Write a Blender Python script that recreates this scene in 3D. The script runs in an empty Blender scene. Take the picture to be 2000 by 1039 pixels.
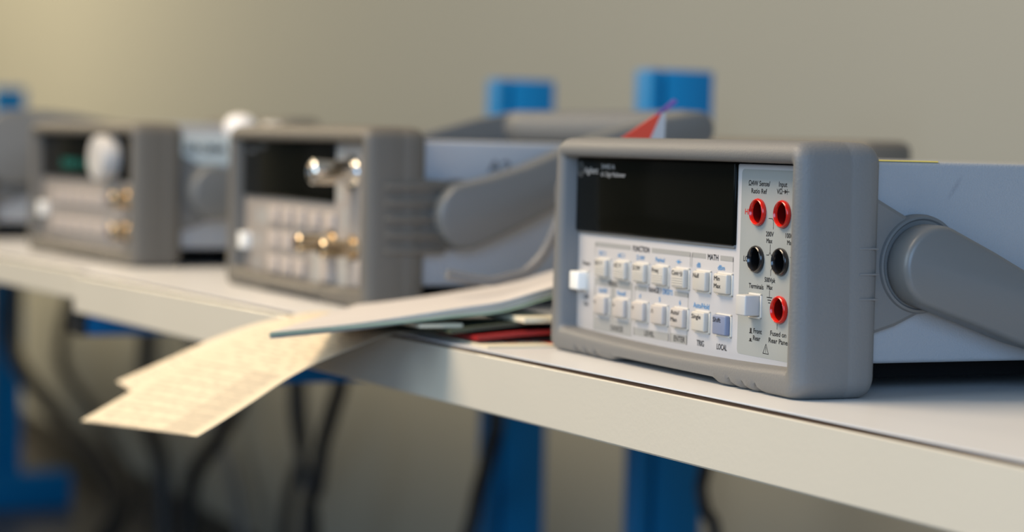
import bpy, bmesh, math, random
from mathutils import Vector, Matrix
random.seed(7)
C = bpy.context.scene.collection
sc = bpy.context.scene
PI = math.pi
BASE = 0.66            # height of the bench tops above the floor (everything is built from the bench top, lifted at the end)

# ------------------------------------------------------------------ materials
def mat(name, col, rough=0.5, metal=0.0, bump=0.0, bscale=400, spec=0.5, coat=0.0, var=0.0, vscale=6.0, emit=None, estr=1.0):
    m = bpy.data.materials.new(name); m.use_nodes = True
    nt = m.node_tree; b = nt.nodes['Principled BSDF']
    b.inputs['Base Color'].default_value = (*col, 1)
    b.inputs['Roughness'].default_value = rough
    b.inputs['Metallic'].default_value = metal
    b.inputs['Specular IOR Level'].default_value = spec
    b.inputs['Coat Weight'].default_value = coat
    tc = nt.nodes.new('ShaderNodeTexCoord')
    if var:
        n = nt.nodes.new('ShaderNodeTexNoise'); n.inputs['Scale'].default_value = vscale; n.inputs['Detail'].default_value = 5
        r = nt.nodes.new('ShaderNodeMix'); r.data_type = 'RGBA'
        r.inputs[6].default_value = (*[c*(1-var) for c in col], 1); r.inputs[7].default_value = (*[min(1, c*(1+var)) for c in col], 1)
        nt.links.new(tc.outputs['Object'], n.inputs['Vector']); nt.links.new(n.outputs['Fac'], r.inputs[0])
        nt.links.new(r.outputs[2], b.inputs['Base Color'])
    if bump:
        n = nt.nodes.new('ShaderNodeTexNoise'); n.inputs['Scale'].default_value = bscale; n.inputs['Detail'].default_value = 3
        bp = nt.nodes.new('ShaderNodeBump'); bp.inputs['Strength'].default_value = bump; bp.inputs['Distance'].default_value = 0.0006
        nt.links.new(tc.outputs['Object'], n.inputs['Vector']); nt.links.new(n.outputs['Fac'], bp.inputs['Height'])
        nt.links.new(bp.outputs['Normal'], b.inputs['Normal'])
    if emit:
        b.inputs['Emission Color'].default_value = (*emit, 1); b.inputs['Emission Strength'].default_value = estr
    return m

M = {}
M['rubber'] = mat('grey_rubber', (0.148, 0.145, 0.139), 0.55, bump=0.25, bscale=900)
M['rubber_old'] = mat('warm_grey_rubber', (0.112, 0.100, 0.082), 0.6, bump=0.2, bscale=900)
M['case'] = mat('pale_powder_coat', (0.345, 0.355, 0.37), 0.42, bump=0.35, bscale=1200)
M['handle'] = mat('grey_plastic', (0.118, 0.121, 0.119), 0.38, bump=0.05, bscale=1500)
M['plate'] = mat('grey_hub_plastic', (0.145, 0.142, 0.135), 0.5, bump=0.1, bscale=1200)
M['panel'] = mat('light_panel_plastic', (0.52, 0.497, 0.49), 0.45)
M['panel_old'] = mat('beige_panel_plastic', (0.30, 0.265, 0.235), 0.5)
M['key_old'] = mat('worn_beige_key', (0.40, 0.345, 0.305), 0.5)
M['pgrey'] = mat('panel_grey_print', (0.31, 0.32, 0.305), 0.5)
M['bargrey'] = mat('panel_bar_print', (0.33, 0.32, 0.30), 0.5)
M['ink'] = mat('black_ink', (0.012, 0.010, 0.010), 0.5)
M['inkblue'] = mat('blue_ink', (0.085, 0.27, 0.52), 0.5)
M['inkred'] = mat('red_ink', (0.55, 0.02, 0.012), 0.5)
M['inkwhite'] = mat('white_ink', (0.28, 0.275, 0.27), 0.5)
M['glass'] = mat('dark_display_window', (0.004, 0.0042, 0.003), 0.12, spec=0.05)
M['glassedge'] = mat('display_bevel', (0.01, 0.01, 0.012), 0.12, spec=0.5)
M['key'] = mat('cream_key', (0.50, 0.465, 0.41), 0.42, bump=0.08, bscale=2500)
M['keypink'] = mat('beige_key', (0.46, 0.415, 0.375), 0.45, bump=0.08, bscale=2500)
M['keyblue'] = mat('blue_grey_key', (0.185, 0.215, 0.31), 0.42, bump=0.08, bscale=2500)
M['keyframe'] = mat('key_surround', (0.60, 0.57, 0.51), 0.4)
M['keywhite'] = mat('white_button', (0.86, 0.83, 0.76), 0.4)
M['keygrey'] = mat('grey_button', (0.50, 0.48, 0.45), 0.45)
M['hole'] = mat('dark_gap', (0.004, 0.004, 0.004), 0.7, spec=0.1)  # near-black; in the black jacks it paints in the shade of the bore
M['red'] = mat('red_jack_plastic', (0.62, 0.010, 0.004), 0.22, coat=0.2)
M['darkred'] = mat('shaded_red_jack_bore', (0.13, 0.001, 0.001), 0.6, spec=0.1)  # shade of the deep bore put into a darker red
M['black'] = mat('black_jack_plastic', (0.010, 0.010, 0.011), 0.22, coat=0.3)
M['cable'] = mat('black_cable', (0.010, 0.010, 0.011), 0.5)
M['greycable'] = mat('grey_cable', (0.14, 0.14, 0.14), 0.5)
M['nickel'] = mat('nickel', (0.62, 0.51, 0.36), 0.22, metal=1.0)
M['chrome'] = mat('chrome', (0.80, 0.78, 0.74), 0.1, metal=1.0)
M['knob'] = mat('light_grey_knob', (0.52, 0.49, 0.45), 0.4)
M['teal'] = mat('display_digits', (0.0, 0.10, 0.08), 0.4, emit=(0.0, 0.55, 0.42), estr=0.06)
M['white'] = mat('white_plastic', (0.80, 0.76, 0.72), 0.4)
M['laminate'] = mat('white_laminate', (0.72, 0.71, 0.69), 0.28, bump=0.08, bscale=700, var=0.03, vscale=8)
M['edging'] = mat('cream_edging', (0.60, 0.545, 0.44), 0.2, bump=0.12, bscale=500, var=0.04, vscale=10)
M['core'] = mat('brown_board_core', (0.055, 0.026, 0.012), 0.7, var=0.3, vscale=90)
M['blue'] = mat('blue_powder_coat', (0.0, 0.150, 0.37), 0.42, spec=0.25, bump=0.05, bscale=600)
M['blackcap'] = mat('black_end_cap', (0.015, 0.014, 0.014), 0.5)
M['wall'] = mat('painted_wall', (0.265, 0.268, 0.236), 0.8, bump=0.2, bscale=60, var=0.03, vscale=2)
M['floor'] = mat('dark_vinyl_floor', (0.085, 0.078, 0.075), 0.35, var=0.2, vscale=5)
M['skirt'] = mat('dark_skirting', (0.03, 0.028, 0.022), 0.5)
M['pagewhite'] = mat('page_white', (0.56, 0.525, 0.50), 0.55, var=0.04, vscale=30)
M['pagedge'] = mat('page_edges', (0.46, 0.40, 0.35), 0.7, var=0.15, vscale=80)
M['green'] = mat('green_cover', (0.33, 0.44, 0.30), 0.5, var=0.15, vscale=25)
M['darkgreen'] = mat('dark_green_cover', (0.055, 0.065, 0.035), 0.6)
M['redcover'] = mat('red_cover', (0.28, 0.01, 0.01), 0.45)
M['redprint'] = mat('bright_red_print', (0.85, 0.075, 0.035), 0.45)
M['purple'] = mat('purple_print', (0.20, 0.10, 0.36), 0.45)
M['cream'] = mat('cream_card', (0.72, 0.64, 0.46), 0.6)
M['yellow'] = mat('yellow_tape', (0.75, 0.55, 0.12), 0.5)
M['sticker'] = mat('pale_sticker', (0.62, 0.66, 0.62), 0.5)
M['grip'] = mat('dark_grip', (0.13, 0.13, 0.125), 0.6)

def paper_mat(name, col, grid):
    """cream form paper with rows of grey print laid out in the sheet's own UV"""
    m = bpy.data.materials.new(name); m.use_nodes = True
    nt = m.node_tree; b = nt.nodes['Principled BSDF']; b.inputs['Roughness'].default_value = 0.6
    uv = nt.nodes.new('ShaderNodeUVMap'); uv.uv_map = 'UVMap'
    sep = nt.nodes.new('ShaderNodeSeparateXYZ'); nt.links.new(uv.outputs[0], sep.inputs[0])
    def mth(op, a, bb=None, c=None):
        n = nt.nodes.new('ShaderNodeMath'); n.operation = op
        for i, v in enumerate((a, bb, c)):
            if v is None: continue
            if isinstance(v, (int, float)): n.inputs[i].default_value = v
            else: nt.links.new(v, n.inputs[i])
        return n.outputs[0]
    U, V = sep.outputs[0], sep.outputs[1]
    noise = nt.nodes.new('ShaderNodeTexNoise'); noise.inputs['Scale'].default_value = 9
    mp = nt.nodes.new('ShaderNodeMapping'); mp.inputs['Scale'].default_value = (1.2, 6, 1)
    nt.links.new(uv.outputs[0], mp.inputs[0]); nt.links.new(mp.outputs[0], noise.inputs['Vector'])
    mask = mth('GREATER_THAN', noise.outputs['Fac'], 0.52)
    rows = mth('LESS_THAN', mth('FRACT', mth('MULTIPLY', V, 44.0)), 0.45)
    text = mth('MULTIPLY', rows, mask)
    inx = mth('MULTIPLY', mth('GREATER_THAN', U, 0.07), mth('LESS_THAN', U, 0.93))
    text = mth('MULTIPLY', text, inx)
    if grid:
        gl = mth('LESS_THAN', mth('FRACT', mth('MULTIPLY', V, 22.0)), 0.12)
        gu = mth('LESS_THAN', mth('FRACT', mth('MULTIPLY', U, 7.0)), 0.04)
        g = mth('MAXIMUM', gl, gu)
        zone = mth('MULTIPLY', mth('LESS_THAN', V, 0.33), inx)
        shade = mth('MULTIPLY', zone, mth('GREATER_THAN', U, 0.7))
        text = mth('MAXIMUM', mth('MULTIPLY', text, 0.8), mth('MULTIPLY', g, zone))
        text = mth('MAXIMUM', text, mth('MULTIPLY', shade, 0.45))
    mix = nt.nodes.new('ShaderNodeMix'); mix.data_type = 'RGBA'
    mix.inputs[6].default_value = (*col, 1); mix.inputs[7].default_value = (col[0]*.52, col[1]*.52, col[2]*.55, 1)
    nt.links.new(mth('MULTIPLY', text, 0.85), mix.inputs[0])
    nt.links.new(mix.outputs[2], b.inputs['Base Color'])
    return m
M['form'] = paper_mat('cream_form', (0.60, 0.51, 0.365), True)
M['form2'] = paper_mat('cream_form_plain', (0.60, 0.50, 0.355), False)

# scuffed version of the case paint for the nearest instrument (pencil-like smudges; weaker side light put into its base tone)
def scuffed():
    m = M['case'].copy(); m.name = 'scuffed_shaded_powder_coat'
    nt = m.node_tree; b = nt.nodes['Principled BSDF']
    tc = nt.nodes.new('ShaderNodeTexCoord'); mp = nt.nodes.new('ShaderNodeMapping'); mp.vector_type = 'TEXTURE'
    mp.inputs['Location'].default_value = (-0.009, 0.080, 0.0860); mp.inputs['Rotation'].default_value = (0.95, 0, 0)
    nt.links.new(tc.outputs['Object'], mp.inputs[0])
    mp2 = nt.nodes.new('ShaderNodeMapping'); mp2.inputs['Scale'].default_value = (1, 1/0.0075, 1/0.0016)
    nt.links.new(mp.outputs[0], mp2.inputs[0])
    ln = nt.nodes.new('ShaderNodeVectorMath'); ln.operation = 'LENGTH'
    nt.links.new(mp2.outputs[0], ln.inputs[0])
    n = nt.nodes.new('ShaderNodeTexNoise'); n.inputs['Scale'].default_value = 900; nt.links.new(tc.outputs['Object'], n.inputs['Vector'])
    a = nt.nodes.new('ShaderNodeMath'); a.operation = 'SUBTRACT'; a.use_clamp = True; a.inputs[0].default_value = 1.0
    nt.links.new(ln.outputs['Value'], a.inputs[1])
    k = nt.nodes.new('ShaderNodeMath'); k.operation = 'MULTIPLY'; nt.links.new(a.outputs[0], k.inputs[0]); nt.links.new(n.outputs['Fac'], k.inputs[1])
    mix = nt.nodes.new('ShaderNodeMix'); mix.data_type = 'RGBA'
    mix.inputs[6].default_value = (0.27, 0.285, 0.30, 1); mix.inputs[7].default_value = (0.16, 0.17, 0.19, 1)  # base darker than the other cases, painting in the dimmer light on this side
    nt.links.new(k.outputs[0], mix.inputs[0]); nt.links.new(mix.outputs[2], b.inputs['Base Color'])
    return m
M['case_scuffed_shaded'] = scuffed()

# ------------------------------------------------------------------ mesh helpers
def link(name, bm, m, parent=None, smooth=True, loc=None, autos=35):
    me = bpy.data.meshes.new(name)
    bmesh.ops.recalc_face_normals(bm, faces=bm.faces[:])
    bm.to_mesh(me); bm.free()
    for mm in (m if isinstance(m, (list, tuple)) else [m]): me.materials.append(mm)
    if smooth:
        for p in me.polygons: p.use_smooth = True
        me.set_sharp_from_angle(angle=math.radians(autos))
    o = bpy.data.objects.new(name, me); C.objects.link(o)
    if parent: o.parent = parent
    if loc: o.location = loc
    return o

def empty(name, loc=(0, 0, 0), rz=0.0, scale=(1, 1, 1)):
    o = bpy.data.objects.new(name, None); C.objects.link(o); o.location = loc; o.rotation_euler = (0, 0, rz); o.scale = scale
    o.empty_display_size = 0.02
    return o

def tag(o, label=None, cat=None, group=None, kind=None):
    if label: o['label'] = label
    if cat: o['category'] = cat
    if group: o['group'] = group
    if kind: o['kind'] = kind
    return o

def addbox(bm, x0, x1, y0, y1, z0, z1, bev=0.0, seg=2, mi=0, M4=None):
    vs = [bm.verts.new((x, y, z)) for x in (x0, x1) for y in (y0, y1) for z in (z0, z1)]
    idx = [(0, 1, 3, 2), (4, 6, 7, 5), (0, 4, 5, 1), (2, 3, 7, 6), (0, 2, 6, 4), (1, 5, 7, 3)]
    fs = [bm.faces.new([vs[i] for i in f]) for f in idx]
    for f in fs: f.material_index = mi
    if bev > 0:
        es = list({e for f in fs for e in f.edges})
        r = bmesh.ops.bevel(bm, geom=es, offset=bev, segments=seg, profile=0.5, affect='EDGES')
        for f in r['faces']: f.material_index = mi
        vs = list({v for f in r['faces'] for v in f.verts} | {v for v in vs if v.is_valid})
    if M4 is not None: bmesh.ops.transform(bm, matrix=M4, verts=[v for v in vs if v.is_valid])
    return vs

def lathe(bm, prof, center, axis='Y', n=32, mi=0, cap=True):
    """prof: (r, t) pairs along the axis"""
    rings = []
    for r, t in prof:
        ring = []
        for i in range(n):
            a = 2*PI*i/n; c, s = r*math.cos(a), r*math.sin(a)
            p = (c, t, s) if axis == 'Y' else ((t, c, s) if axis == 'X' else (c, s, t))
            ring.append(bm.verts.new(Vector(center)+Vector(p)))
        rings.append(ring)
    for a, b in zip(rings, rings[1:]):
        for i in range(n):
            f = bm.faces.new((a[i], a[(i+1) % n], b[(i+1) % n], b[i])); f.material_index = mi
    if cap:
        for ring in (rings[0], rings[-1]):
            f = bm.faces.new(ring); f.material_index = mi

def spline(pts, k=8):
    P = [Vector(p) for p in pts]; P = [P[0]*2-P[1]]+P+[P[-1]*2-P[-2]]
    out = []
    for i in range(1, len(P)-2):
        a, b, c, d = P[i-1:i+3]
        for j in range(k):
            t = j/k
            out.append(0.5*((2*b)+(c-a)*t+(2*a-5*b+4*c-d)*t*t+(3*b-a-3*c+d)*t**3))
    out.append(P[-2]); return out

def tube(bm, pts, r, n=10, k=8):
    path = spline(pts, k); rings = []
    up = Vector((0.3, 0.2, 1)).normalized()
    for i, p in enumerate(path):
        t = (path[min(i+1, len(path)-1)]-path[max(i-1, 0)]).normalized()
        a = t.cross(up)
        if a.length < 1e-4: a = t.cross(Vector((1, 0, 0)))
        a.normalize(); b = t.cross(a)
        rings.append([bm.verts.new(p+a*r*math.cos(2*PI*j/n)+b*r*math.sin(2*PI*j/n)) for j in range(n)])
    for A, B in zip(rings, rings[1:]):
        for j in range(n): bm.faces.new((A[j], A[(j+1) % n], B[(j+1) % n], B[j]))
    bm.faces.new(rings[0]); bm.faces.new(rings[-1])

def interp(prof, s):
    """profile list of points, parameter 0..1 over its length"""
    P = [Vector(p) for p in prof]; L = [0]
    for a, b in zip(P, P[1:]): L.append(L[-1]+(b-a).length)
    d = s*L[-1]
    for i in range(len(P)-1):
        if d <= L[i+1] or i == len(P)-2:
            t = (d-L[i])/(L[i+1]-L[i]); return P[i].lerp(P[i+1], max(0, min(1, t)))

def sheet(name, m, left, right, th=0.00025, nu=10, nv=40, parent=None, wav=0.0):
    """a sheet of paper lofted between its two long edges, with real thickness; v runs from the free end"""
    bm = bmesh.new(); uvl = bm.loops.layers.uv.new('UVMap')
    L = spline(left, 6); R = spline(right, 6)
    top, bot = [], []
    for j in range(nv+1):
        a, b = interp(L, j/nv), interp(R, j/nv); rt, rb = [], []
        for i in range(nu+1):
            p = a.lerp(b, i/nu)+Vector((0, 0, wav*math.sin(PI*i/nu)*math.sin(3*PI*j/nv)))
            rt.append(bm.verts.new(p)); rb.append(bm.verts.new(p-Vector((0, 0, th))))
        top.append(rt); bot.append(rb)
    def uvset(f, cs):
        for l, c in zip(f.loops, cs): l[uvl].uv = c
    for j in range(nv):
        for i in range(nu):
            cs = [(i/nu, j/nv), ((i+1)/nu, j/nv), ((i+1)/nu, (j+1)/nv), (i/nu, (j+1)/nv)]
            uvset(bm.faces.new((top[j][i], top[j][i+1], top[j+1][i+1], top[j+1][i])), cs)
            uvset(bm.faces.new((bot[j][i], bot[j+1][i], bot[j+1][i+1], bot[j][i+1])), [cs[0], cs[3], cs[2], cs[1]])
    for j in range(nv):
        for i in (0, nu): bm.faces.new((top[j][i], top[j+1][i], bot[j+1][i], bot[j][i]))
    for i in range(nu):
        for j in (0, nv): bm.faces.new((top[j][i], top[j][i+1], bot[j][i+1], bot[j][i]))
    return link(name, bm, m, parent)

# ---- lettering: every string is set in the built-in font, fitted to a width and cap height, and gathered into one mesh
_tc = {}
def glyphs(s):
    if s not in _tc:
        cu = bpy.data.curves.new('t', 'FONT'); cu.body = s; cu.resolution_u = 3
        ob = bpy.data.objects.new('t', cu); C.objects.link(ob)
        dg = bpy.context.evaluated_depsgraph_get(); dg.update()
        me = bpy.data.meshes.new_from_object(ob.evaluated_get(dg))
        vs = [v.co.copy() for v in me.vertices]; fs = [tuple(p.vertices) for p in me.polygons]
        bpy.data.objects.remove(ob); bpy.data.curves.remove(cu); bpy.data.meshes.remove(me)
        _tc[s] = (vs, fs)
    return _tc[s]

def text(bm, s, xc, zc, w, h, y, mi=0, side=False, bold=0.0):
    """w, h in mm; h is the cap height; lettering faces -y (or +x when side); xc is then a y coordinate"""
    vs, fs = glyphs(s)
    if not vs: return
    x0 = min(v.x for v in vs); x1 = max(v.x for v in vs)
    sx = w/1000/(x1-x0); sy = h/1000/0.70
    for q, (ddx, ddz) in enumerate([(0, 0)] if not bold else [(-bold, 0), (bold, 0), (0, -bold), (0, bold)]):
        nv = []; yq = y+q*0.000012*(1 if side else -1)     # strokes thickened by stacked, slightly separated copies
        for v in vs:
            a = xc+(v.x-(x0+x1)/2)*sx+ddx; c = zc+(v.y-0.35)*sy+ddz
            nv.append(bm.verts.new((yq, a, c) if side else (a, yq, c)))
        for f in fs:
            try: bm.faces.new([nv[i] for i in f]).material_index = mi
            except ValueError: pass

def quad(bm, x0, x1, z0, z1, y, mi=0):
    f = bm.faces.new([bm.verts.new(p) for p in ((x0, y, z0), (x1, y, z0), (x1, y, z1), (x0, y, z1))]); f.material_index = mi

def rquad(bm, x0, x1, z0, z1, r, y, mi=0, n=5):
    pts = []
    for cx, cz, a0 in ((x1-r, z1-r, 0), (x0+r, z1-r, 90), (x0+r, z0+r, 180), (x1-r, z0+r, 270)):
        for i in range(n+1):
            a = math.radians(a0+90*i/n); pts.append(bm.verts.new((cx+r*math.cos(a), y, cz+r*math.sin(a))))
    bm.faces.new(pts).material_index = mi

def stroke(bm, pts, wd, y, mi=0):
    for (ax, az), (bx, bz) in zip(pts, pts[1:]):
        d = Vector((bx-ax, bz-az)); n = Vector((-d.y, d.x)).normalized()*wd/2; d = d.normalized()*wd*0.3
        f = bm.faces.new([bm.verts.new(p) for p in ((ax-d.x-n.x, y, az-d.y-n.y), (bx+d.x-n.x, y, bz+d.y-n.y), (bx+d.x+n.x, y, bz+d.y+n.y), (ax-d.x+n.x, y, az-d.y+n.y))])
        f.material_index = mi

def diode(bm, xc, zc, w, h, y, mi=0):
    w /= 2000; h /= 2000
    stroke(bm, [(xc-w, zc), (xc+w, zc)], 0.0003, y, mi)
    f = bm.faces.new([bm.verts.new(p) for p in ((xc-w*.4, y-.00002, zc-h), (xc-w*.4, y-.00002, zc+h), (xc+w*.35, y-.00002, zc))]); f.material_index = mi
    stroke(bm, [(xc+w*.38, zc-h), (xc+w*.38, zc+h)], 0.0003, y, mi)

# ------------------------------------------------------------------ bench instrument shell
W, H = 0.229, 0.1036

def ringpts(ins, y, flare=0.0, feet=0.0, groove=0.0, bulge=0.0, rad=0.0080):
    """one ring of the bumper: rounded rectangle inset by ins, finely divided along its bottom edge"""
    k = min(1, max(0, (ins-0.002)/0.005)) if y < 0.02 else 0      # the opening is off-centre: narrow right and top rims, deeper sill
    x0, x1, z0, z1 = -W+ins*(1+.12*k), -ins*(1-.20*k), ins*(0.45+.63*max(0, min(1, (ins-.005)/.003)) if y < .02 else 1), H-ins*(1-.16*k)
    r = max(0.0022, rad-ins*0.75)
    pts = []
    NB = 110
    def corner(cx, cz, a0):
        for i in range(9):
            a = math.radians(a0+90*i/8); pts.append([cx+r*math.cos(a), cz+r*math.sin(a)])
    corner(x1-r, z1-r, 0); corner(x0+r, z1-r, 90); corner(x0+r, z0+r, 180)
    for i in range(1, NB):
        x = x0+r+(x1-x0-2*r)*i/NB; pts.append([x, z0])
    corner(x1-r, z0+r, 270)
    out = []
    for x, z in pts:
        zz = z
        if z < 0.02:
            if feet:
                t = min(max((x+0.163)/0.008, 0), 1)*min(max((-0.062-x)/0.005, 0), 1)
                zz += feet*t*t*(3-2*t)
            if groove:
                for gx in (-0.052, -0.0415, -0.031, -0.196, -0.186, -0.176):
                    d = (x-gx-groove_shift[0])/0.0019
                    zz += 1.3*groove*math.exp(-d*d)
            if bulge:
                u = (x+W/2)/(W/2-ins); zz -= bulge*max(0, 1-u*u)
        q = max(0, min(1, z/H))
        fx = flare/0.002*(0.0012-(0.0052 if x < -W/2 else 0.0030)*q**1.6)
        xx = x+(fx if x > -W/2 else -fx)*min(1, abs(x+W/2)/(W/2))
        out.append((xx, y, max(zz, 0.0002)))
    return out
groove_shift = [0.0]

def bumper(name, parent, m, ribs=(), front=True, ylen=0.039, rib=0.0010):
    bm = bmesh.new(); rings = []
    spec = [(0.0112, 0.0150, 0, 0, 0, 0.0018), (0.0108, 0.0028, 0, 0, 0, 0.0022), (0.0100, 0.0011, 0, 0, 0, 0.0022), (0.0085, 0.0002, 0, 0, 0, 0.0016),
            (0.0068, 0.0, 0.0003, 0, 0.0002, 0), (0.0048, 0.0002, 0.0006, 0.0010, 0.0018, 0), (0.0028, 0.0010, 0.001, 0.0018, 0.0034, 0),
            (0.0012, 0.0026, 0.0016, 0.0022, 0.0030, 0), (0.0003, 0.0050, 0.0018, 0.0024, 0.0020, 0), (0.0, 0.0080, 0.002, 0.0024, 0.0010, 0),
            (-0.0004, 0.0150, 0.002, 0.0024, 0.0, 0), (-0.0002, 0.0235, 0.002, 0.0024, 0, 0), (-0.0001, 0.0242, 0.002, 0.0024, 0, 0), (-0.0003, 0.0250, 0.002, 0.0024, 0, 0),
            (0.0, ylen-0.006, 0.0018, 0.0022, 0, 0), (0.0010, ylen-0.0028, 0.0012, 0.002, 0, 0),
            (0.0030, ylen-0.0006, 0.0004, 0, 0, 0), (0.0050, ylen, 0, 0, 0, 0), (0.0085, ylen, 0, 0, 0, 0), (0.0095, ylen-0.004, 0, 0, 0, 0)]
    for k, (ins, y, fl, ft, gr, bl) in enumerate(spec):
        groove_shift[0] = 0.0011*(k-6) if gr else 0.0
        rings.append([bm.verts.new(p) for p in ringpts(ins, y, fl, ft, gr, bl)])
    n = len(rings[0])
    for a, b in zip(rings, rings[1:]):
        for i in range(n): bm.faces.new((a[i], a[(i+1) % n], b[(i+1) % n], b[i]))
    for (y0, y1, z0, z1) in ribs:
        q = ((z0+z1)/2/H)**1.6; e = rib+0.0012
        addbox(bm, -0.002, e-0.0030*q, y0, y1, z0, z1, min(0.0006, rib*.9, (z1-z0)*.4), 2)
        addbox(bm, -W-e+0.0052*q, -W+0.002, y0, y1, z0, z1, min(0.0006, rib*.9, (z1-z0)*.4), 2)
    return link(name, bm, m, parent, autos=50)

def body(parent, m, rear_m, y1=0.345):
    bm = bmesh.new(); addbox(bm, -0.2205, -0.009, 0.0260, y1, 0.0134, 0.0965, 0.0022, 4)
    o = link('case', bm, m, parent)
    bm = bmesh.new(); addbox(bm, -0.1990, -0.0300, 0.045, y1-0.024, 0.0050, 0.0136, 0.0012, 2); link('under_case_block', bm, M['hole'], parent)  # added near-black block filling the gap beneath the case
    bm = bmesh.new(); addbox(bm, -0.2290, -0.0004, y1-0.022, y1+0.018, 0.0004, 0.1036, 0.007, 4)
    link('rear_guard', bm, rear_m, parent)
    return o

PV = (0.0612, 0.0545)      # handle pivot (y, z)

def hub(parent, m, mp, s, tongue=False):
    """s=+1 right side, -1 left side of the case"""
    def X(x): return x if s > 0 else -0.2295-x
    # plate moulded on the case side, running from the bumper to the pivot
    bm = bmesh.new()
    out = [(0.026, 0.0850), (0.038, 0.0820), (0.0500, 0.0760), (0.0625, 0.0700), (0.0635, 0.0675), (0.0640, 0.054), (0.0635, 0.0395), (0.0622, 0.0345), (0.050, 0.0292), (0.038, 0.0258), (0.026, 0.0250)]
    if tongue: out = [(0.026, 0.0745), (0.044, 0.0745), (0.0520, 0.0738), (0.0545, 0.0715), (0.0550, 0.0545), (0.0545, 0.0365), (0.0520, 0.0342), (0.044, 0.0335), (0.026, 0.0335)]
    lay = []
    for x, d in (((-0.011, 0), (-0.0012, 0), (-0.0004, 0.0010)) if tongue else ((-0.011, 0), (-0.0058, 0), (-0.0046, 0.0012))):
        lay.append([bm.verts.new((X(x), y-(d if y > .03 else 0), z-(d if z > PV[1] else -d))) for y, z in out])
    for a, b in zip(lay, lay[1:]):
        for i in range(len(out)): bm.faces.new((a[i], a[(i+1) % len(out)], b[(i+1) % len(out)], b[i]))
    bm.faces.new(lay[-1]); bm.faces.new(lay[0])
    link('hub_plate', bm, mp, parent)
    # round hub
    bm = bmesh.new()
    prof = [(0.0150, -0.010), (0.0205, -0.010), (0.0206, -0.0062), (0.0203, -0.0046), (0.0197, -0.0036), (0.0188, -0.0034), (0.0181, -0.0040), (0.0150, -0.0042)]
    lathe(bm, [(r, X(t)) for r, t in prof], (0, PV[0], PV[1]), 'X', 64)
    link('pivot_hub', bm, m, parent)

def handle(parent, m, mg, path, grip=True):
    """carrying handle: path is a list of (dy, dz, halfwidth) from the pivot for both arms; a crossbar joins the far ends"""
    P = [(PV[0]+a, PV[1]+b, w) for a, b, w in path]
    for s in (1, -1):
        bm = bmesh.new()
        def X(x): return x if s > 0 else -0.2295-x
        # outline: round end at pivot then along the path with offsets
        d0 = Vector((P[1][0]-P[0][0], P[1][1]-P[0][1])).normalized()
        a0 = math.atan2(d0.y, d0.x); up, lo, arc = [], [], []
        for i in range(0, 21):
            a = a0+PI/2+PI*i/20; arc.append((P[0][0]+P[0][2]*math.cos(a), P[0][1]+P[0][2]*math.sin(a)))
        for i in range(1, len(P)):
            q = P[min(i+1, len(P)-1)]; p = P[i-1]
            d = Vector((q[0]-p[0], q[1]-p[1])).normalized(); n = Vector((-d.y, d.x))
            up.append((P[i][0]+n.x*P[i][2], P[i][1]+n.y*P[i][2])); lo.append((P[i][0]-n.x*P[i][2], P[i][1]-n.y*P[i][2]))
        e = P[-1]; dE = Vector((P[-1][0]-P[-2][0], P[-1][1]-P[-2][1])).normalized(); aE = math.atan2(dE.y, dE.x)
        cap = [(e[0]+e[2]*math.cos(aE-PI/2+PI*i/10), e[1]+e[2]*math.sin(aE-PI/2+PI*i/10)) for i in range(1, 10)]
        out = arc+lo+cap+up[::-1]
        c = Vector((sum(p[0] for p in out)/len(out), sum(p[1] for p in out)/len(out)))
        def inset(d):
            res = []
            n = len(out)
            for i in range(n):
                a, b, c2 = Vector(out[i-1]), Vector(out[i]), Vector(out[(i+1) % n])
                t = (c2-a).normalized(); nn = Vector((-t.y, t.x)); res.append((b.x+nn.x*d, b.y+nn.y*d))
            return res
        lay = []
        for x, d in ((-0.0046, 0.0008), (-0.0040, 0.0003), (-0.002, 0.0), (0.0072, 0.0002), (0.0085, 0.0006), (0.0095, 0.0014), (0.0100, 0.0026)):
            lay.append([bm.verts.new((X(x), y, z)) for y, z in inset(d)])
        for a, b in zip(lay, lay[1:]):
            for i in range(len(out)): bm.faces.new((a[i], a[(i+1) % len(out)], b[(i+1) % len(out)], b[i]))
        bm.faces.new(lay[0]); bm.faces.new(lay[-1])
        link('handle_arm', bm, m, parent, autos=40)
    e = P[-1]
    bm = bmesh.new(); r = 0.0112
    prof = [(r, -0.0041), (r, -0.022)]
    x = -0.022
    while x > -0.205:
        prof += [(r, x), (r*0.90, x-0.0012), (r*0.90, x-0.0026), (r, x-0.0038)]; x -= 0.0055
    prof += [(r, -0.2254)]
    lathe(bm, prof, (0, e[0], e[1]), 'X', 20)
    return link('grip_bar', bm, mg, parent)

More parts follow.
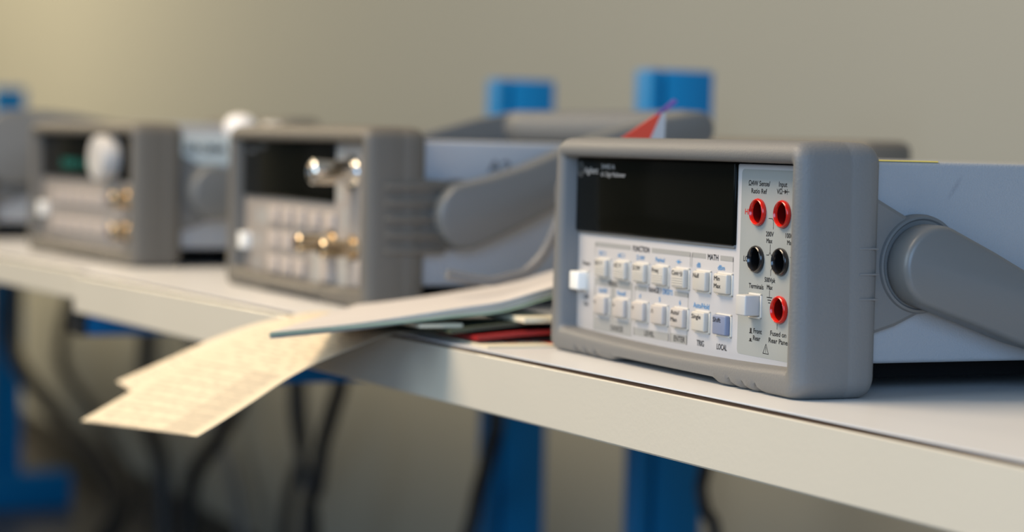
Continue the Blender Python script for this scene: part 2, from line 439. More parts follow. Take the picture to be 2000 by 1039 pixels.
def key(parent, xl, z0, z1, y, w, m, frame=True, label=(), ridges=False, ybase=0.0098, name='key', fr=0.0013):
    bm = bmesh.new()
    addbox(bm, xl, xl+w, y, ybase+0.002, z0, z1, 0.0007, 3)
    for s, dx, dz, tw, th in label:
        text(bm, s, xl+dx+tw/2000, z1-dz, tw, th, y-0.00005, 1, bold=0.00007)
    if ridges:
        for k in range(4):
            zz = z0+0.0010+k*0.00105
            addbox(bm, xl+0.0009, xl+w-0.0009, y-0.00022, y+0.0004, zz, zz+0.0005, 0.00012, 1)
    k = link(name, bm, [m, M['ink']], parent)
    if frame:
        bm = bmesh.new(); f = fr
        X0, X1, Z0, Z1 = xl-f+0.0002, xl+w+f, z0-f*0.8, z1+f*0.4
        g = 0.0011
        addbox(bm, X0, X1, ybase-0.0006, ybase+0.001, Z1-g, Z1, 0.0004, 2); addbox(bm, X0, X1, ybase-0.0006, ybase+0.001, Z0, Z0+g, 0.0004, 2)
        addbox(bm, X0, X0+g, ybase-0.0006, ybase+0.001, Z0, Z1, 0.0004, 2); addbox(bm, X1-g, X1, ybase-0.0006, ybase+0.001, Z0, Z1, 0.0004, 2)
        link('key_surround', bm, M['keyframe'], k)
    return k

def drill(o, holes, r):
    """cut round holes through a part along y"""
    bm = bmesh.new()
    for x, z in holes: lathe(bm, [(r, 0.0), (r, 0.04)], (x, 0, z), 'Y', 40)
    bmesh.ops.recalc_face_normals(bm, faces=bm.faces[:])
    me = bpy.data.meshes.new('drill'); bm.to_mesh(me); bm.free()
    c = bpy.data.objects.new('drill', me); C.objects.link(c)
    md = o.modifiers.new('b', 'BOOLEAN'); md.operation = 'DIFFERENCE'; md.solver = 'EXACT'; md.object = c
    dg = bpy.context.evaluated_depsgraph_get(); dg.update()
    new = bpy.data.meshes.new_from_object(o.evaluated_get(dg)); o.modifiers.clear(); o.data = new
    bpy.data.objects.remove(c); bpy.data.meshes.remove(me)

def jack(parent, x, z, m, mb, y0=0.0077):
    bm = bmesh.new(); R = 0.0058
    prof = [(0.0044, y0+0.0017), (0.0045, y0+0.0014), (0.0047, y0+0.0005), (0.0051, y0), (0.0055, y0+0.0003), (R, y0+0.0011), (R-0.0001, y0+0.0016), (R-0.0004, 0.0105)]
    lathe(bm, prof, (x, 0, z), 'Y', 48, 0, cap=False)
    o = link('banana_jack', bm, m, parent, autos=60)
    bm = bmesh.new(); lathe(bm, [(0.0044, y0+0.0016), (0.0042, 0.0200), (0.0017, 0.0201), (0.0017, 0.0150), (0.0002, 0.0146)], (x, 0, z), 'Y', 32, cap=False)
    link('jack_bore', bm, mb, o)
    return o

def bnc(parent, x, z, m, length=0.012, r=0.0048, y0=0.0098):
    bm = bmesh.new()
    lathe(bm, [(r*1.45, y0), (r*1.45, y0-0.002), (r*1.1, y0-0.0022), (r*1.1, y0-0.0035), (r, y0-0.0036), (r, y0-length+0.0010), (r*0.86, y0-length), (r*0.72, y0-length), (r*0.70, y0-length+0.004), (r*0.3, y0-length+0.004), (r*0.25, y0-length+0.001), (0.0002, y0-length+0.0008)], (x, 0, z), 'Y', 28)
    for s in ((1, -1) if length < .028 else ()):
        lathe(bm, [(0.0011, 0), (0.0011, r+0.0016)], (x, y0-length+0.003, z), 'Z', 10) if s > 0 else lathe(bm, [(0.0011, -r-0.0016), (0.0011, 0)], (x, y0-length+0.003, z), 'Z', 10)
    return link('bnc_connector', bm, m, parent)

YP = 0.0098
def front_panel(parent, disp=( -0.2212, -0.0659, 0.0585, 0.0948), gm=None, pm='panel'):
    bm = bmesh.new(); addbox(bm, -0.2206, -0.0087, YP, 0.016, 0.0090, 0.0938, 0.0008, 2)
    p = link('front_panel', bm, M[pm], parent)
    bm = bmesh.new()
    x0, x1, z0, z1 = disp
    addbox(bm, x0, x1, 0.0080, 0.012, z0, z1, 0.0012, 3, 0)
    addbox(bm, x0+0.0006, x1-0.0003, 0.0088, 0.012, z0-0.0010, z0+0.001, 0.0004, 2, 1)
    d = link('display_window', bm, [gm or M['glass'], M['plate']], parent)
    return p, d

# ================================================================== nearest instrument: the multimeter
meter = tag(empty('bench_multimeter', (0, 0, 0)), 'grey bumpered bench multimeter with red and black jacks, nearest and sharply in focus', 'multimeter')
bumper('bumper', meter, M['rubber'], ribs=[(0.0285, 0.0375, 0.0606, 0.0614), (0.0285, 0.0375, 0.0503, 0.0511), (0.0285, 0.0375, 0.0402, 0.0410)], rib=0.00012)
cs = body(meter, M['case_scuffed_shaded'], M['rubber'])
for s in (1, -1): hub(meter, M['handle'], M['plate'], s)
handle(meter, M['handle'], M['grip'], [(0, -.0005, 0.0172), (0.022, -0.0090, 0.0160), (0.045, -0.0185, 0.0146), (0.075, -0.0275, 0.0135), (0.110, -0.0345, 0.0125), (0.150, -0.0395, 0.0112), (0.172, -0.0425, 0.0106)])
panel, disp = front_panel(meter)
bm = bmesh.new()   # manufacturer's mark and type printed on the window
yd = 0.00795
text(bm, 'Agilent', -0.2015, 0.0882, 14.5, 3.0, yd, 0, bold=0.00016)
text(bm, '34401A', -0.1838, 0.0902, 14.0, 2.3, yd, 0, bold=0.00010)
text(bm, '6½ Digit Multimeter', -0.1785, 0.0866, 25.0, 2.1, yd, 0, bold=0.00010)
for i in range(12):
    a = 2*PI*i/12
    for rr, sz in ((0.0014, .00016), (0.0023, .00022), (0.0032, .00028)):
        cx, cz = -0.2128+rr*math.cos(a+rr*90), 0.0884+rr*1.1*math.sin(a+rr*90)
        quad(bm, cx-sz, cx+sz, cz-sz, cz+sz, yd)
link('window_lettering', bm, M['inkwhite'], disp, smooth=False)

# ---- silk-screen on the panel
bm = bmesh.new(); y = YP-0.0001; g = YP-0.00006
GB = 4
# group bars with their end ticks
for x0, x1, zz in ((-0.1985, -0.1620, 0.0529), (-0.1415, -0.1052, 0.0529), (-0.1040, -0.0915, 0.0529), (-0.0790, -0.0678, 0.0529)):
    quad(bm, x0, x1, zz-0.0011, zz+0.0011, g, GB)
for x in (-0.1983, -0.1053, -0.1038, -0.0680): quad(bm, x-.00025, x+.00025, 0.0475, 0.0535, g, GB)
quad(bm, -0.1985, -0.1590, 0.0333, 0.0368, g, GB); quad(bm, -0.1985, -0.1590, 0.0118, 0.0182, g, GB)
quad(bm, -0.1985, -0.1970, 0.0182, 0.0333, g, GB); quad(bm, -0.1605, -0.1590, 0.0182, 0.0333, g, GB); quad(bm, -0.1810, -0.1765, 0.0182, 0.0333, g, GB)
quad(bm, -0.1570, -0.1450, 0.0337, 0.0359, g, GB); quad(bm, -0.1190, -0.1060, 0.0337, 0.0359, g, GB)
for x in (-0.1568, -0.1062): quad(bm, x-.00025, x+.00025, 0.0285, 0.0355, g, GB)
quad(bm, -0.1570, -0.1230, 0.0128, 0.0164, g, GB); quad(bm, -0.1218, -0.1062, 0.0128, 0.0168, g, GB)
for x in (-0.1568, -0.1232, -0.1217, -0.1064): quad(bm, x-.00025, x+.00025, 0.0128, 0.0200, g, GB)
K, B, Rr = 0, 1, 2
T = [('FUNCTION', -.1517, .0529, 16.2, 2.6, K), ('MATH', -.0853, .0529, 9.1, 2.5, K), ('MENU', -.1790, .0350, 8.6, 2.3, K), ('RANGE /', -.1372, .0349, 11.6, 2.3, K),
     ('DIGITS', -.1251, .0349, 9.2, 2.3, B), ('CHOICES', -.1740, .0143, 12.7, 2.4, K), ('LEVEL', -.1415, .0147, 9.4, 2.3, K), ('ENTER', -.1132, .0148, 10.1, 2.5, K),
     ('TRIG', -.0942, .0147, 6.3, 2.5, K), ('LOCAL', -.0755, .0147, 8.5, 2.5, K), ('DC I', -.1908, .0489, 6.7, 2.1, B), ('AC I', -.1715, .0489, 6.7, 2.1, B),
     ('Ω 4W', -.1520, .0489, 7.6, 2.1, B), ('Period', -.1332, .0490, 8.3, 2.1, B), ('dB', -.0977, .0488, 3.4, 2.1, B), ('dBm', -.0779, .0488, 5.9, 2.1, B),
     ('On/Off', -.1893, .0312, 8.4, 2.0, B), ('Recall', -.1702, .0312, 8.0, 2.0, B), ('4', -.1515, .0312, 1.5, 2.1, B), ('5', -.1325, .0311, 1.5, 2.1, B), ('6', -.1135, .0311, 1.5, 2.1, B),
     ('Auto/Hold', -.0943, .0311, 14.0, 2.3, B), ('Power', -.2073, .0432, 7.6, 1.9, K), ('Off', -.2068, .0270, 5.0, 1.9, K), ('On', -.2068, .0236, 4.4, 1.9, K),
     ('Ω4W Sense/', -.0484, .0858, 17.2, 2.1, K), ('Ratio Ref', -.0484, .0826, 12.4, 2.0, K), ('Input', -.0296, .0859, 6.4, 2.1, K), ('VΩ', -.0322, .0829, 4.2, 2.1, K),
     ('HI', -.0577, .0737, 3.2, 2.3, Rr), ('LO', -.0576, .0539, 3.6, 2.3, K), ('200V', -.0388, .0651, 5.9, 2.0, K), ('Max', -.0390, .0623, 4.5, 1.9, K),
     ('1000V', -.0228, .0651, 7.2, 2.0, K), ('Max', -.0228, .0623, 4.5, 1.9, K), ('500Vpk', -.0376, .0461, 8.4, 1.9, K), ('Max', -.0376, .0431, 4.4, 1.9, K),
     ('Terminals', -.0485, .0428, 11.8, 2.0, K), ('Front', -.0462, .0241, 6.6, 2.0, K), ('Rear', -.0468, .0211, 5.8, 2.0, K), ('Fused on', -.0298, .0243, 12.4, 2.0, K),
     ('Rear Panel', -.0294, .0213, 15.4, 2.0, K)]
for s, x, z, w, h, c in T: text(bm, s, x, z, w, h, y, c, bold=0.00006)
diode(bm, -.1157, .0491, 5.2, 2.2, y, 1); diode(bm, -.0272, .0829, 5.0, 2.0, y, 0)
for dx in (0, 0.0185):
    stroke(bm, [(-.0400+dx, .0715), (-.0372+dx, .0715), (-.0362+dx, .0706), (-.0362+dx, .0672)], .0003, y, 0)
    stroke(bm, [(-.0382+dx, .0608), (-.0382+dx, .0575), (-.0392+dx, .0563), (-.0410+dx, .0563)], .0003, y, 0)
    stroke(bm, [(-.0382+dx, .0575), (-.0372+dx, .0563), (-.0355+dx, .0563)], .0003, y, 0)
stroke(bm, [(-.0372, .0478), (-.0372, .0500), (-.0362, .0512), (-.0345, .0512)], .0003, y, 0)
stroke(bm, [(-.0376, .0418), (-.0376, .0388)], .0003, y, 0)
stroke(bm, [(-.0396, .0388), (-.0356, .0388)], .0004, y, 0); stroke(bm, [(-.0389, .0377), (-.0363, .0377)], .0004, y, 0); stroke(bm, [(-.0383, .0366), (-.0369, .0366)], .0004, y, 0)
stroke(bm, [(-.0308, .0262), (-.0308, .0300)], .0003, y, 0)
stroke(bm, [(-.0414, .0153), (-.0370, .0153), (-.0392, .0193), (-.0414, .0153)], .0003, y, 0); stroke(bm, [(-.0392, .0180), (-.0392, .0166)], .0003, y, 0); stroke(bm, [(-.0392, .0162), (-.0392, .0159)], .0003, y, 0)
for zz, hh in ((.0241, .0011), (.0207, .0002)):    # push-button symbols: out and in
    stroke(bm, [(-.0530, zz-.0012), (-.0505, zz-.0012)], .0003, y, 0); quad(bm, -.0524, -.0511, zz-.0012, zz+hh-.0002, y, 0)
link('panel_printing', bm, [M['ink'], M['inkblue'], M['inkred'], M['pgrey'], M['bargrey']], panel, smooth=False)

HOLES = [(-.0478, .0738), (-.0284, .0737), (-.0483, .0541), (-.0290, .0541), (-.0286, .0344)]
bm = bmesh.new()
r_ = bmesh.new(); rquad(bm, -0.0628, -0.0090, 0.0133, 0.0916, 0.0020, YP-0.00005)
ex = bmesh.ops.extrude_face_region(bm, geom=bm.faces[:]); bmesh.ops.translate(bm, vec=(0, 0.0001, 0), verts=[v for v in ex['geom'] if isinstance(v, bmesh.types.BMVert)])
zone = link('terminal_zone', bm, M['pgrey'], panel, smooth=False); r_.free()
drill(zone, HOLES, .0050); drill(panel, HOLES, .0050)

cols = [-.1938, -.1741, -.1551, -.1363, -.1175, -.0984, -.0799]
top = [[('DC V', .0008, .0019, 7.0, 1.9)], [('AC V', .0008, .0019, 7.0, 1.9)], [('Ω 2W', .0008, .0019, 7.2, 1.9)], [('Freq', .0006, .0019, 6.0, 1.9)],
       [('Cont', .0006, .0019, 6.2, 1.9), ('•))', .0074, .0019, 2.8, 1.7)], [('Null', .0008, .0019, 5.0, 1.9)], [('Min', .0008, .0020, 4.8, 1.9), ('Max', .0008, .0052, 5.6, 1.9)]]
bot = [[('<', .0008, .0030, 1.8, 2.2)], [('>', .0008, .0030, 1.8, 2.2)], [('∨', .0008, .0026, 2.2, 2.2)], [('∧', .0008, .0026, 2.2, 2.2)],
       [('Auto/', .0006, .0018, 7.8, 1.9), ('Man', .0006, .0050, 5.8, 1.9)], [('Single', .0006, .0021, 8.0, 1.9)], [('Shift', .0008, .0021, 6.6, 1.9)]]
for i, x in enumerate(cols):
    key(meter, x, .0378, .0463, .0070, .0112, M['key'], label=top[i], ridges=i < 5)
    key(meter, x, .0201, .0286, .0070, .0112, M['keyblue'] if i == 6 else (M['key'] if i == 5 else M['keypink']), label=bot[i])
o = key(meter, -.2155, .0303, .0391, .0045, .0095, M['keywhite'], name='power_button'); o['label'] = 'square white power push button'
o = key(meter, -.0528, .0305, .0392, .0025, .0078, M['keygrey'], name='terminals_button', fr=.0016); o['label'] = 'long pale grey push button below the word Terminals'
for (x, z), m1, m2 in zip(HOLES, ('red', 'red', 'black', 'black', 'red'), ('darkred', 'darkred', 'hole', 'hole', 'darkred')):
    o = jack(meter, x, z, M[m1], M[m2]); o['label'] = ('red' if m1 == 'red' else 'black')+' round banana jack with open bore'

# ================================================================== second instrument: the counter
def scattered_keys(parent, xs, zs, w, h, m, names=None):
    for z in zs:
        for x in xs: key(parent, x, z, z+h, .0072, w, m, frame=False)

RIBS2 = [(0.012, 0.0500, z, z+0.0030) for z in (.0325, .0415, .0505, .0595, .0685)]
cnt = tag(empty('frequency_counter', (-0.459, -0.009, 0), math.radians(1.5), (1.10, 1, 1.045)), 'blurred counter with brass and chrome connectors on its face, next behind the multimeter', 'counter')
bumper('bumper', cnt, M['rubber_old'], ribs=RIBS2, rib=0.0022)
body(cnt, M['case'], M['rubber_old'], 0.372)
for s in (1, -1): hub(cnt, M['handle'], M['rubber_old'], s, True)
handle(cnt, M['handle'], M['grip'], [(0, -0.0004, 0.0188), (0.022, 0.0064, 0.0170), (0.045, 0.0150, 0.0153), (0.090, 0.0340, 0.0140), (0.130, 0.0465, 0.0120), (0.158, 0.0530, 0.0106)])
panel, disp = front_panel(cnt, pm='panel_old')
bm = bmesh.new(); text(bm, 'Agilent', -0.2015, 0.0882, 14.5, 3.0, yd, 0); text(bm, '53131A', -0.1838, 0.0900, 14.0, 2.3, yd, 0); link('window_lettering', bm, M['inkwhite'], disp, smooth=False)
for x0, x1, z0, z1 in ((-.196, -.187, .041, .051), (-.184, -.176, .041, .051), (-.196, -.190, .026, .035), (-.196, -.190, .011, .020), (-.100, -.088, .010, .030), (-.060, -.048, .010, .030), (-.055, -.048, .044, .056), (-.066, -.054, .060, .090)):
    bm = bmesh.new(); quad(bm, x0, x1, z0, z1, g, 0); link('printed_block', bm, [M['bargrey']], panel, smooth=False)
scattered_keys(cnt, (-.170, -.148, -.126), (.0425, .0270, .0120), .016, .0105, M['key_old'])
scattered_keys(cnt, (-.104, -.080), (.0425,), .016, .0095, M['key_old'])
scattered_keys(cnt, (-.083, -.040), (.0115,), .016, .0150, M['key_old'])
key(cnt, -.2165, .0240, .0345, .0045, .0105, M['keywhite'], name='power_button', frame=False)
o = bnc(cnt, -.0390, .0770, M['chrome'], .0281, .0070); o['label'] = 'long chrome connector'
bnc(cnt, -.0690, .0350, M['nickel'], .024, .0052); bnc(cnt, -.0370, .0335, M['nickel'], .022, .0052)
bm = bmesh.new(); text(bm, 'A2', 0.0905, 0.0825, 15, 6.6, -0.00885, 0, side=True, bold=0.0004); link('case_lettering', bm, M['greycable'], cnt, smooth=False)

# ================================================================== third instrument: the generator
gen = tag(empty('waveform_generator', (-0.8795, -0.035, 0), math.radians(5.2), (1.13, 1.03, 1.055)), 'very blurred generator with a large round knob and teal digits on its dark window', 'generator')
bumper('bumper', gen, M['rubber_old'])
body(gen, M['case'], M['rubber_old'])
for s in (1, -1): hub(gen, M['handle'], M['plate'], s)
handle(gen, M['handle'], M['grip'], [(0, 0, 0.0195), (0.03, -0.001, 0.0170), (0.06, -0.002, 0.0150), (0.12, -0.003, 0.0135), (0.172, -0.004, 0.0120)])
panel, disp = front_panel(gen, (-0.2160, -0.0110, 0.0605, 0.0948), pm='panel_old')
bm = bmesh.new()
for x in (-.168, -.161, -.154, -.147, -.140, -.128, -.115, -.105, -.098): text(bm, '8', x, .0720, 4.4, 7.0, yd, 0, bold=.0004)
link('display_digits', bm, M['teal'], disp, smooth=False)
scattered_keys(gen, (-.190, -.170, -.150, -.130, -.110, -.090), (.0400, .0190), .0155, .0105, M['key_old'])
o = key(gen, -.070, .0165, .0290, .0072, .0130, M['keyblue'], frame=False)
key(gen, -.2165, .0290, .0400, .0045, .0105, M['keywhite'], name='power_button', frame=False)
bm = bmesh.new(); lathe(bm, [(.0165, .010), (.0168, .004), (.0166, -.0040), (.0155, -.0056), (.0120, -.0060), (.0010, -.0058)], (-.062, 0, .0772), 'Y', 40)
link('tuning_knob', bm, M['knob'], gen)
for z in (.0480, .0245):
    bnc(gen, -.0365, z, M['nickel'], .013, .0058)
bm = bmesh.new(); addbox(bm, -.0092, -.0086, .0372, .0880, .0745, .0955, .0002, 1, 0); text(bm, '33120A', .0600, .0865, 32, 5.6, -.0085, 1, side=True, bold=.0005)
link('name_sticker', bm, [M['sticker'], M['ink']], gen)

# ================================================================== fourth instrument, at the frame's left edge
far = tag(empty('bench_instrument', (-1.325, -0.083, 0), math.radians(3.0), (1.0, 1.0, 1.16)), 'very blurred grey instrument cut off by the left edge of the photo', 'instrument')
bumper('bumper', far, M['rubber_old'])
body(far, M['case'], M['rubber_old'])
for s in (1, -1): hub(far, M['handle'], M['plate'], s)
handle(far, M['grip'], M['grip'], [(-.010, 0.020, 0.030), (0.022, 0.0210, 0.0290), (0.050, 0.022, 0.0260), (0.09, 0.0240, 0.0180), (0.135, 0.0280, 0.0120)])
panel, disp = front_panel(far, pm='panel_old')
scattered_keys(far, (-.190, -.165, -.140, -.115, -.090), (.0400, .0190), .0155, .0105, M['key_old'])
bnc(far, -.035, .050, M['nickel'], .013, .005)

# small things on the instruments
bm = bmesh.new(); addbox(bm, -.0180, -.0098, .0385, .072, .0963, .0969, .0002, 1); tag(link('warning_tape', bm, M['yellow']), 'thin yellow tape lying along the top edge of the nearest multimeter', 'tape')
bm = bmesh.new()
lathe(bm, [(.002, .0), (.011, .0), (.0132, .004), (.0128, .0095), (.0092, .0145), (.003, .0165), (.0003, .0168)], (-.972, .0770, .1022), 'Z', 28)
tag(link('rubber_cap', bm, M['white']), 'small white domed cap on top of the blurred knobbed generator', 'cap')
bm = bmesh.new(); addbox(bm, -.975, -.955, .094, .108, .1022, .1130, .004, 3)
tag(link('adapter_block', bm, M['knob']), 'faint beige block behind the white cap on top of the generator', 'block')

# ================================================================== papers left of the multimeter
tag(sheet('paper_form', M['form'],
      [(-.502, -.1641, -.0646), (-.500, -.136, -.0484), (-.496, -.112, -.0345), (-.487, -.090, -.0215), (-.472, -.071, -.0095), (-.450, -.058, -.0012), (-.436, -.045, .0022), (-.420, -.030, .0022), (-.41, .0, .0020)],
      [(-.300, -.1556, -.0477), (-.300, -.144, -.0412), (-.300, -.1257, -.0302), (-.300, -.1098, -.0203), (-.300, -.0940, -.0125), (-.300, -.0720, -.0042), (-.299, -.056, .0014), (-.298, -.040, .0022), (-.295, .0, .0020)]),
    'cream printed form drooping lowest over the bench edge, with a table at its end', 'paper')
tag(sheet('paper_form', M['form2'],
      [(-.575, -.1247, -.0508), (-.548, -.0998, -.0344), (-.522, -.0855, -.0224), (-.488, -.0712, -.0105), (-.452, -.0590, -.0022), (-.418, -.0510, .0006), (-.405, -.035, .0008), (-.395, .0, .0008)],
      [(-.455, -.126, -.0560), (-.440, -.105, -.0410), (-.425, -.090, -.0300), (-.412, -.077, -.0200), (-.400, -.064, -.0100), (-.386, -.050, -.0004), (-.375, -.038, .0006), (-.365, .0, .0008)]),
    'cream sheet beneath the printed form, its corner sticking out on the left', 'paper')
# magazine rising towards the back
far_e = [(-.425, -.026, .0070), (-.425, -.008, .0086), (-.425, .020, .0120), (-.425, .055, .0170), (-.425, .075, .0200), (-.425, .103, .0272), (-.425, .140, .031)]
near_e = [(-.273, -.128, .0056), (-.268, -.0860, .0100), (-.265, -.0531, .0145), (-.265, -.031, .0175), (-.265, -.008, .0205), (-.265, .017, .0270), (-.265, .05, .034), (-.265, .085, .039)]
mag = tag(empty('magazine', (0, 0, 0)), 'thick white magazine with green cover bowed upward left of the multimeter', 'magazine')
sheet('page', M['pagewhite'], far_e, near_e, th=.0010, parent=mag, wav=.0008)
dn = lambda L, d: [(x, yy, z-d*(0.12+0.88*min(1, max(0, (yy+.10)/.10)))) for x, yy, z in L]
sheet('page_block', M['pagedge'], dn(far_e, .0014), dn(near_e, .0014), th=.0030, parent=mag)
sheet('cover', M['green'], [(x+.004, yy-.002, z) for x, yy, z in dn(far_e, .0048)], [(x+.004, yy-.002, z) for x, yy, z in dn(near_e, .0048)], th=.0008, parent=mag)
tag(sheet('catalogue', M['darkgreen'], [(-.325, -.043, .0060), (-.325, .0, .0066), (-.325, .06, .0085), (-.325, .10, .0110)], [(-.256, -.040, .0074), (-.256, -.015, .0098), (-.256, .02, .0130), (-.256, .08, .017)], th=.0022),
    'dark green catalogue just beneath the bowed white magazine', 'catalogue')
bm = bmesh.new(); addbox(bm, -.300, -.262, -.050, -.0265, .0078, .0096, .0003, 1, 0, Matrix.Rotation(math.radians(1), 4, 'Z'))
tag(link('index_card', bm, M['cream']), 'small cream card peeking out under the magazine', 'card')
bm = bmesh.new(); addbox(bm, -.300, -.2475, -.004, .018, .0108, .0135, .0003, 1, 0)
tag(link('index_card', bm, M['cream']), 'cream card stub under the magazine touching the multimeter', 'card')
tag(sheet('notebook', M['redcover'], [(-.33, -.030, .0034), (-.33, .03, .0036), (-.33, .10, .0042)], [(-.248, -.029, .0046), (-.248, .0112, .0072), (-.248, .10, .0085)], th=.0022),
    'thin dark red notebook at the bottom of the magazine stack', 'notebook')
bm = bmesh.new(); addbox(bm, -.400, -.2335, -.0300, .060, .00025, .0009, 0, 1, 0)
for x, yy in ((-.262, -.022), (-.272, -.010), (-.255, -.008), (-.262, .004), (-.247, .010)): addbox(bm, x-.010, x+.006, yy-.0025, yy+.0025, .0009, .00098, 0, 1, 1)
tag(link('printed_page', bm, [M['cream'], M['redprint']]), 'cream page with red marks lying flat at the lower left of the multimeter', 'paper')
# red and white brochure leaning behind the multimeter's top left
bm = bmesh.new()
def prism(pts, th, mi):
    a = [bm.verts.new(p) for p in pts]; b = [bm.verts.new((p[0]-th, p[1], p[2])) for p in pts]
    bm.faces.new(a).material_index = mi; bm.faces.new(b).material_index = mi
    for i in range(len(pts)): bm.faces.new((a[i], a[(i+1) % len(pts)], b[(i+1) % len(pts)], b[i])).material_index = mi
prism([(-.262, .020, .082), (-.262, .066, .092), (-.262, .0785, .1185), (-.262, .0745, .1165)], .0006, 0)
prism([(-.262, .066, .092), (-.262, .080, .096), (-.262, .0805, .1195), (-.262, .0785, .1185)], .0006, 1)
prism([(-.262, .0745, .1165), (-.262, .0785, .1180), (-.262, .0805, .1185), (-.262, .0875, .1240), (-.262, .0850, .1252)], .0006, 2)
prism([(-.262, .020, .082), (-.262, .066, .092), (-.262, .080, .096), (-.262, .078, .042), (-.262, .030, .030)], .0006, 1)
tag(link('folded_brochure', bm, [M['redprint'], M['pagewhite'], M['purple']]), 'red and white brochure whose pointed corner sticks up behind the nearest multimeter', 'brochure')
bm = bmesh.new(); tube(bm, [(-.352, -.002, .0285), (-.350, .020, .0250), (-.350, .034, .0270), (-.350, .044, .0300), (-.350, .053, .0380), (-.350, .060, .0500), (-.350, .064, .062), (-.352, .070, .085), (-.36, .12, .097), (-.38, .20, .07), (-.39, .28, .010), (-.39, .34, .004)], .0028, 10)
tag(link('instrument_lead', bm, M['greycable']), 'grey cable arching up between the magazine and the counter handle', 'cable')

# ================================================================== benches
def edge(x, back=0.0):
    x = max(x, -1.6); return -0.0225+0.054*x-0.025*x*x+back
def bench(name, x0, x1, back, th, label, beams, posts, strip=0.0012):
    t = tag(empty(name, (0, 0, 0)), label, 'workbench')
    def slab(bm, zt, zb, ya, yb_, off=0.0):
        p = [(x0+(x1-x0)*i/60, edge(x0+(x1-x0)*i/60, back)+ya) for i in range(61)]+[(x1, yb_), (x0, yb_)]
        a = [bm.verts.new((x, y_, zt)) for x, y_ in p]; b = [bm.verts.new((x, y_, zb)) for x, y_ in p]
        bm.faces.new(a); bm.faces.new(b); n = len(p)
        for i in range(n): bm.faces.new((a[i], a[(i+1) % n], b[(i+1) % n], b[i]))
    bm = bmesh.new(); slab(bm, 0.0, -.0006, 0.0, .425); link('laminate_top', bm, M['laminate'], t)
    bm = bmesh.new(); slab(bm, -.0006, -th, 0.0008, .425); link('board', bm, M['core'], t)
    bm = bmesh.new()
    n = 60; secs = []
    for i in range(n+1):
        x = x0+(x1-x0)*i/n; ye = edge(x, back)
        secs.append([bm.verts.new((x, ye+dy, z)) for dy, z in ((.0006, -.0023), (-.0006, -.0023), (-.0010, -.0027), (-.0010, -th+.0006), (-.0004, -th-.0002), (.0012, -th-.0002))])
    for a, b in zip(secs, secs[1:]):
        for i in range(6): bm.faces.new((a[i], a[(i+1) % 6], b[(i+1) % 6], b[i]))
    bm.faces.new(secs[0]); bm.faces.new(secs[-1])
    link('front_edging', bm, M['edging'], t)
    for xb in beams:
        yf = edge(xb, back)+.026
        bm = bmesh.new(); addbox(bm, xb-.02, xb+.02, yf, .437, -th-.032, -th-.0004, .002, 2); b_ = link('cross_beam', bm, M['blue'], t)
        bm = bmesh.new(); addbox(bm, xb-.0205, xb+.0205, yf-.006, yf-.0004, -th-.0325, -th-.0004, .001, 1); link('end_cap', bm, M['blackcap'], b_)
    for xp, ty, foot in posts:
        bm = bmesh.new()
        # C-section upright: web and two lips, seen as a lit face with a dark slot
        addbox(bm, xp-.030, xp, .438, .448, -BASE+.001, ty, .001, 2)
        addbox(bm, xp-.030, xp, .4530, .500, -BASE+.001, ty, .0015, 2)
        addbox(bm, xp-.030, xp-.007, .447, .4545, -BASE+.001, ty, .0, 1)
        u = link('upright', bm, M['blue'], t)
        bm = bmesh.new(); addbox(bm, xp-.045, xp+.02, .10, .60, -BASE, -BASE+.075, .004, 2); link('foot', bm, M['blue'], u)
    return t
bench('workbench', -.845, .85, 0.0, .0295, 'white-topped workbench with cream front edge carrying the sharp multimeter and the papers', (-.655,), ((-.948, .168, True), (.80, .168, True)))
bench('workbench', -4.6, -.846, .016, .0235, 'second bench, seen far left, under the blurred generator', (-.955,), ((-1.268, .165, True), (-3.72, .190, True)))

# hanging cables under the benches
def cable(pts, r, label, cat='cable', m='cable', grp=None):
    bm = bmesh.new(); tube(bm, pts, r, 10); return tag(link('hanging_cable', bm, M[m]), label, cat, grp)
cable([(-.840, .42, -.036), (-.822, .43, -.146), (-.826, .43, -.176), (-.817, .43, -.196), (-.797, .43, -.222), (-.76, .43, -.40), (-.74, .43, -.654)], .0055, 'black cable hanging just right of the right-hand blue upright')
cable([(-1.215, .40, -.030), (-1.217, .42, -.159), (-1.224, .42, -.19), (-1.243, .42, -.228), (-1.262, .42, -.267), (-1.262, .41, -.35), (-1.215, .40, -.654)], .008, 'thick black cable bulging left of the blue upright below the papers')
cable([(-1.455, .36, -.026), (-1.461, .35, -.148), (-1.487, .35, -.189), (-1.519, .35, -.235), (-1.533, .35, -.279), (-1.561, .35, -.338), (-1.58, .36, -.654)], .009, 'dark cable slanting down, rightmost of the bundle under the papers')
cable([(-1.640, .36, -.026), (-1.645, .36, -.16), (-1.640, .36, -.215), (-1.600, .36, -.28), (-1.590, .37, -.36), (-1.60, .38, -.654)], .007, 'dark cable crossing behind the slanting one under the papers')
cable([(-2.15, .55, -.05), (-2.164, .55, -.225), (-2.157, .55, -.274), (-2.150, .55, -.33), (-2.214, .55, -.427), (-2.26, .55, -.654)], .008, 'thin far cable left of the crossing pair, close to the wall')
cable([(-2.20, .50, -.05), (-2.257, .5, -.241), (-2.374, .5, -.336), (-2.462, .5, -.387), (-2.52, .5, -.445), (-2.53, .5, -.654)], .013, 'black cable swinging left behind the drooping paper tips')
cable([(-2.62, .46, -.05), (-2.640, .46, -.25), (-2.636, .46, -.331), (-2.55, .46, -.396), (-2.523, .46, -.50), (-2.50, .46, -.654)], .014, 'dark cable falling straight below the left paper tip')
cable([(-3.60, .48, -.05), (-3.55, .44, -.30), (-3.05, .42, -.39), (-2.771, .40, -.400), (-2.574, .4, -.440), (-2.482, .36, -.500), (-2.45, .20, -.640)], .016, 'long black cable sweeping from the far blue upright down to the floor')
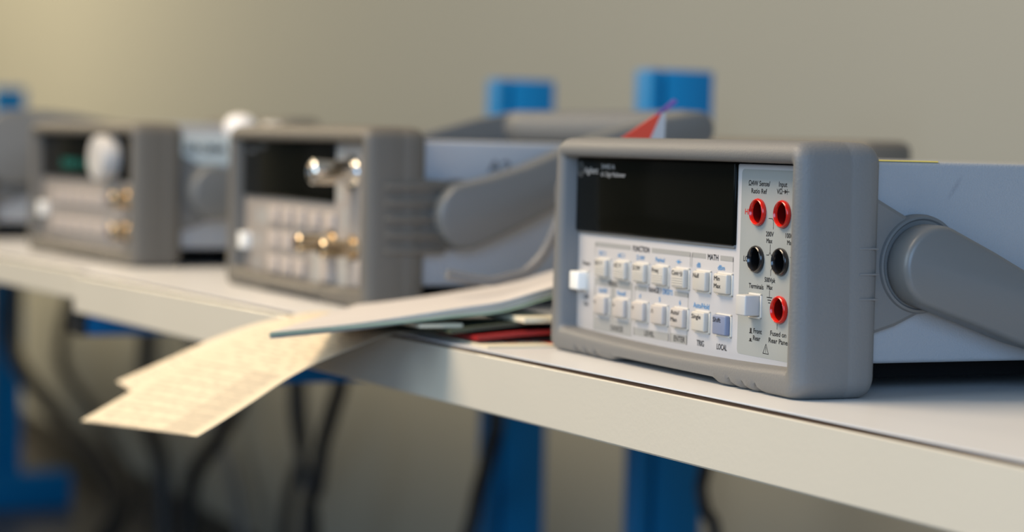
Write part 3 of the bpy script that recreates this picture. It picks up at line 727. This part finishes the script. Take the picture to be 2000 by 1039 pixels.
cable([(-3.50, .60, -.04), (-3.90, .62, -.354), (-3.60, .62, -.455), (-3.378, .62, -.530), (-3.087, .62, -.620), (-2.815, .60, -.640), (-2.3, .6, -.648)], .012, 'looping cable low against the wall beside the far upright')
cable([(-3.05, .55, -.05), (-3.07, .66, -.26), (-2.98, .68, -.40), (-2.86, .68, -.50), (-2.80, .69, -.652)], .010, 'pale grey cable dropping at the wall left of the paper tips', m='greycable')
bm = bmesh.new(); addbox(bm, -2.42, -2.22, .30, .44, -BASE, -BASE+.09, .012, 3)
tag(link('power_adapter', bm, M['blackcap']), 'dark box on the floor under the benches where the cables end', 'box')

# ================================================================== the room
def struct(name, bm, m): return tag(link(name, bm, m, smooth=False), kind='structure')
WY = .735
bm = bmesh.new(); addbox(bm, -7.0, 4.2, WY, WY+.1, -BASE, 1.75); struct('wall_back', bm, M['wall'])
bm = bmesh.new(); addbox(bm, -7.0, 4.2, -3.6, WY+.1, -BASE-.05, -BASE); struct('floor', bm, M['floor'])
bm = bmesh.new(); addbox(bm, -7.0, 4.2, WY-.012, WY, -BASE, -BASE+.07); struct('baseboard_back', bm, M['skirt'])
bm = bmesh.new(); addbox(bm, -7.1, -7.0, -3.6, WY+.1, -BASE, 1.75); struct('wall_left', bm, M['wall'])

# ------------------------------------------------------------------ light
def area(name, loc, tgt, sx, sy, col, power):
    L = bpy.data.lights.new(name, 'AREA'); L.shape = 'RECTANGLE'; L.size = sx; L.size_y = sy; L.color = col; L.energy = power
    o = bpy.data.objects.new(name, L); C.objects.link(o); o.location = loc
    o.rotation_euler = (Vector(tgt)-Vector(loc)).to_track_quat('-Z', 'Y').to_euler(); return o
area('daylight_window', (2.6, -1.1, 0.75), (-0.3, 0.3, 0.1), 2.0, 1.4, (0.34, 0.60, 1.0), 58)
area('wall_fill_front', (0.0, -3.0, 1.0), (-0.8, 0.7, 0.2), 1.8, 1.4, (0.62, 0.82, 1.0), 46)  # added cool fill that brightens the back wall, no known source here
area('ceiling_lamp_near', (-0.65, -0.9, 1.4), (-0.3, 0.0, 0), 1.1, 0.8, (1.0, 0.80, 0.57), 44)
area('ceiling_lamp_far', (-4.8, -0.9, 1.7), (-4.9, 0.7, 0.2), 2.0, 0.9, (1.0, 0.82, 0.54), 110)
w = bpy.data.worlds.new('room_ambient'); sc.world = w; w.use_nodes = True
w.node_tree.nodes['Background'].inputs[0].default_value = (1.0, 0.97, 0.92, 1); w.node_tree.nodes['Background'].inputs[1].default_value = 0.20

# ------------------------------------------------------------------ camera
cam = bpy.data.cameras.new('camera'); co = bpy.data.objects.new('camera', cam); C.objects.link(co)
yaw, pitch, roll = 1.1403, .054, .025
F = Vector((-math.sin(yaw)*math.cos(pitch), math.cos(yaw)*math.cos(pitch), -math.sin(pitch)))
R0 = Vector((math.cos(yaw), math.sin(yaw), 0)); U0 = R0.cross(F)
R1 = R0*math.cos(roll)+U0*math.sin(roll); U1 = -R0*math.sin(roll)+U0*math.cos(roll)
co.matrix_world = Matrix(((R1.x, U1.x, -F.x, .7514), (R1.y, U1.y, -F.y, -.4702), (R1.z, U1.z, -F.z, .0988), (0, 0, 0, 1)))
cam.sensor_width = 36; cam.lens = 4336/2000*36; cam.clip_start = 0.02
cam.dof.use_dof = True; cam.dof.focus_distance = 0.925; cam.dof.aperture_fstop = 5.9
sc.camera = co

for o in C.objects:      # repeats of a kind share a group
    if o.parent is None and 'kind' not in o:
        n = o.name.split('.')[0]
        g = {'hanging_cable': 'cables hanging under the benches', 'paper_form': 'cream forms over the bench edge', 'index_card': 'cream cards under the magazine', 'workbench': 'workbenches in a row'}.get(n)
        if g: o['group'] = g

# lift everything so that the floor is at zero
bpy.context.view_layer.update()
for o in list(C.objects):
    if o.parent is None: o.location.z += BASE

sc.view_settings.view_transform = 'Standard'; sc.view_settings.look = 'None'
sc.view_settings.gamma = 1; sc.view_settings.use_curve_mapping = False
sc.view_settings.exposure = 0.0
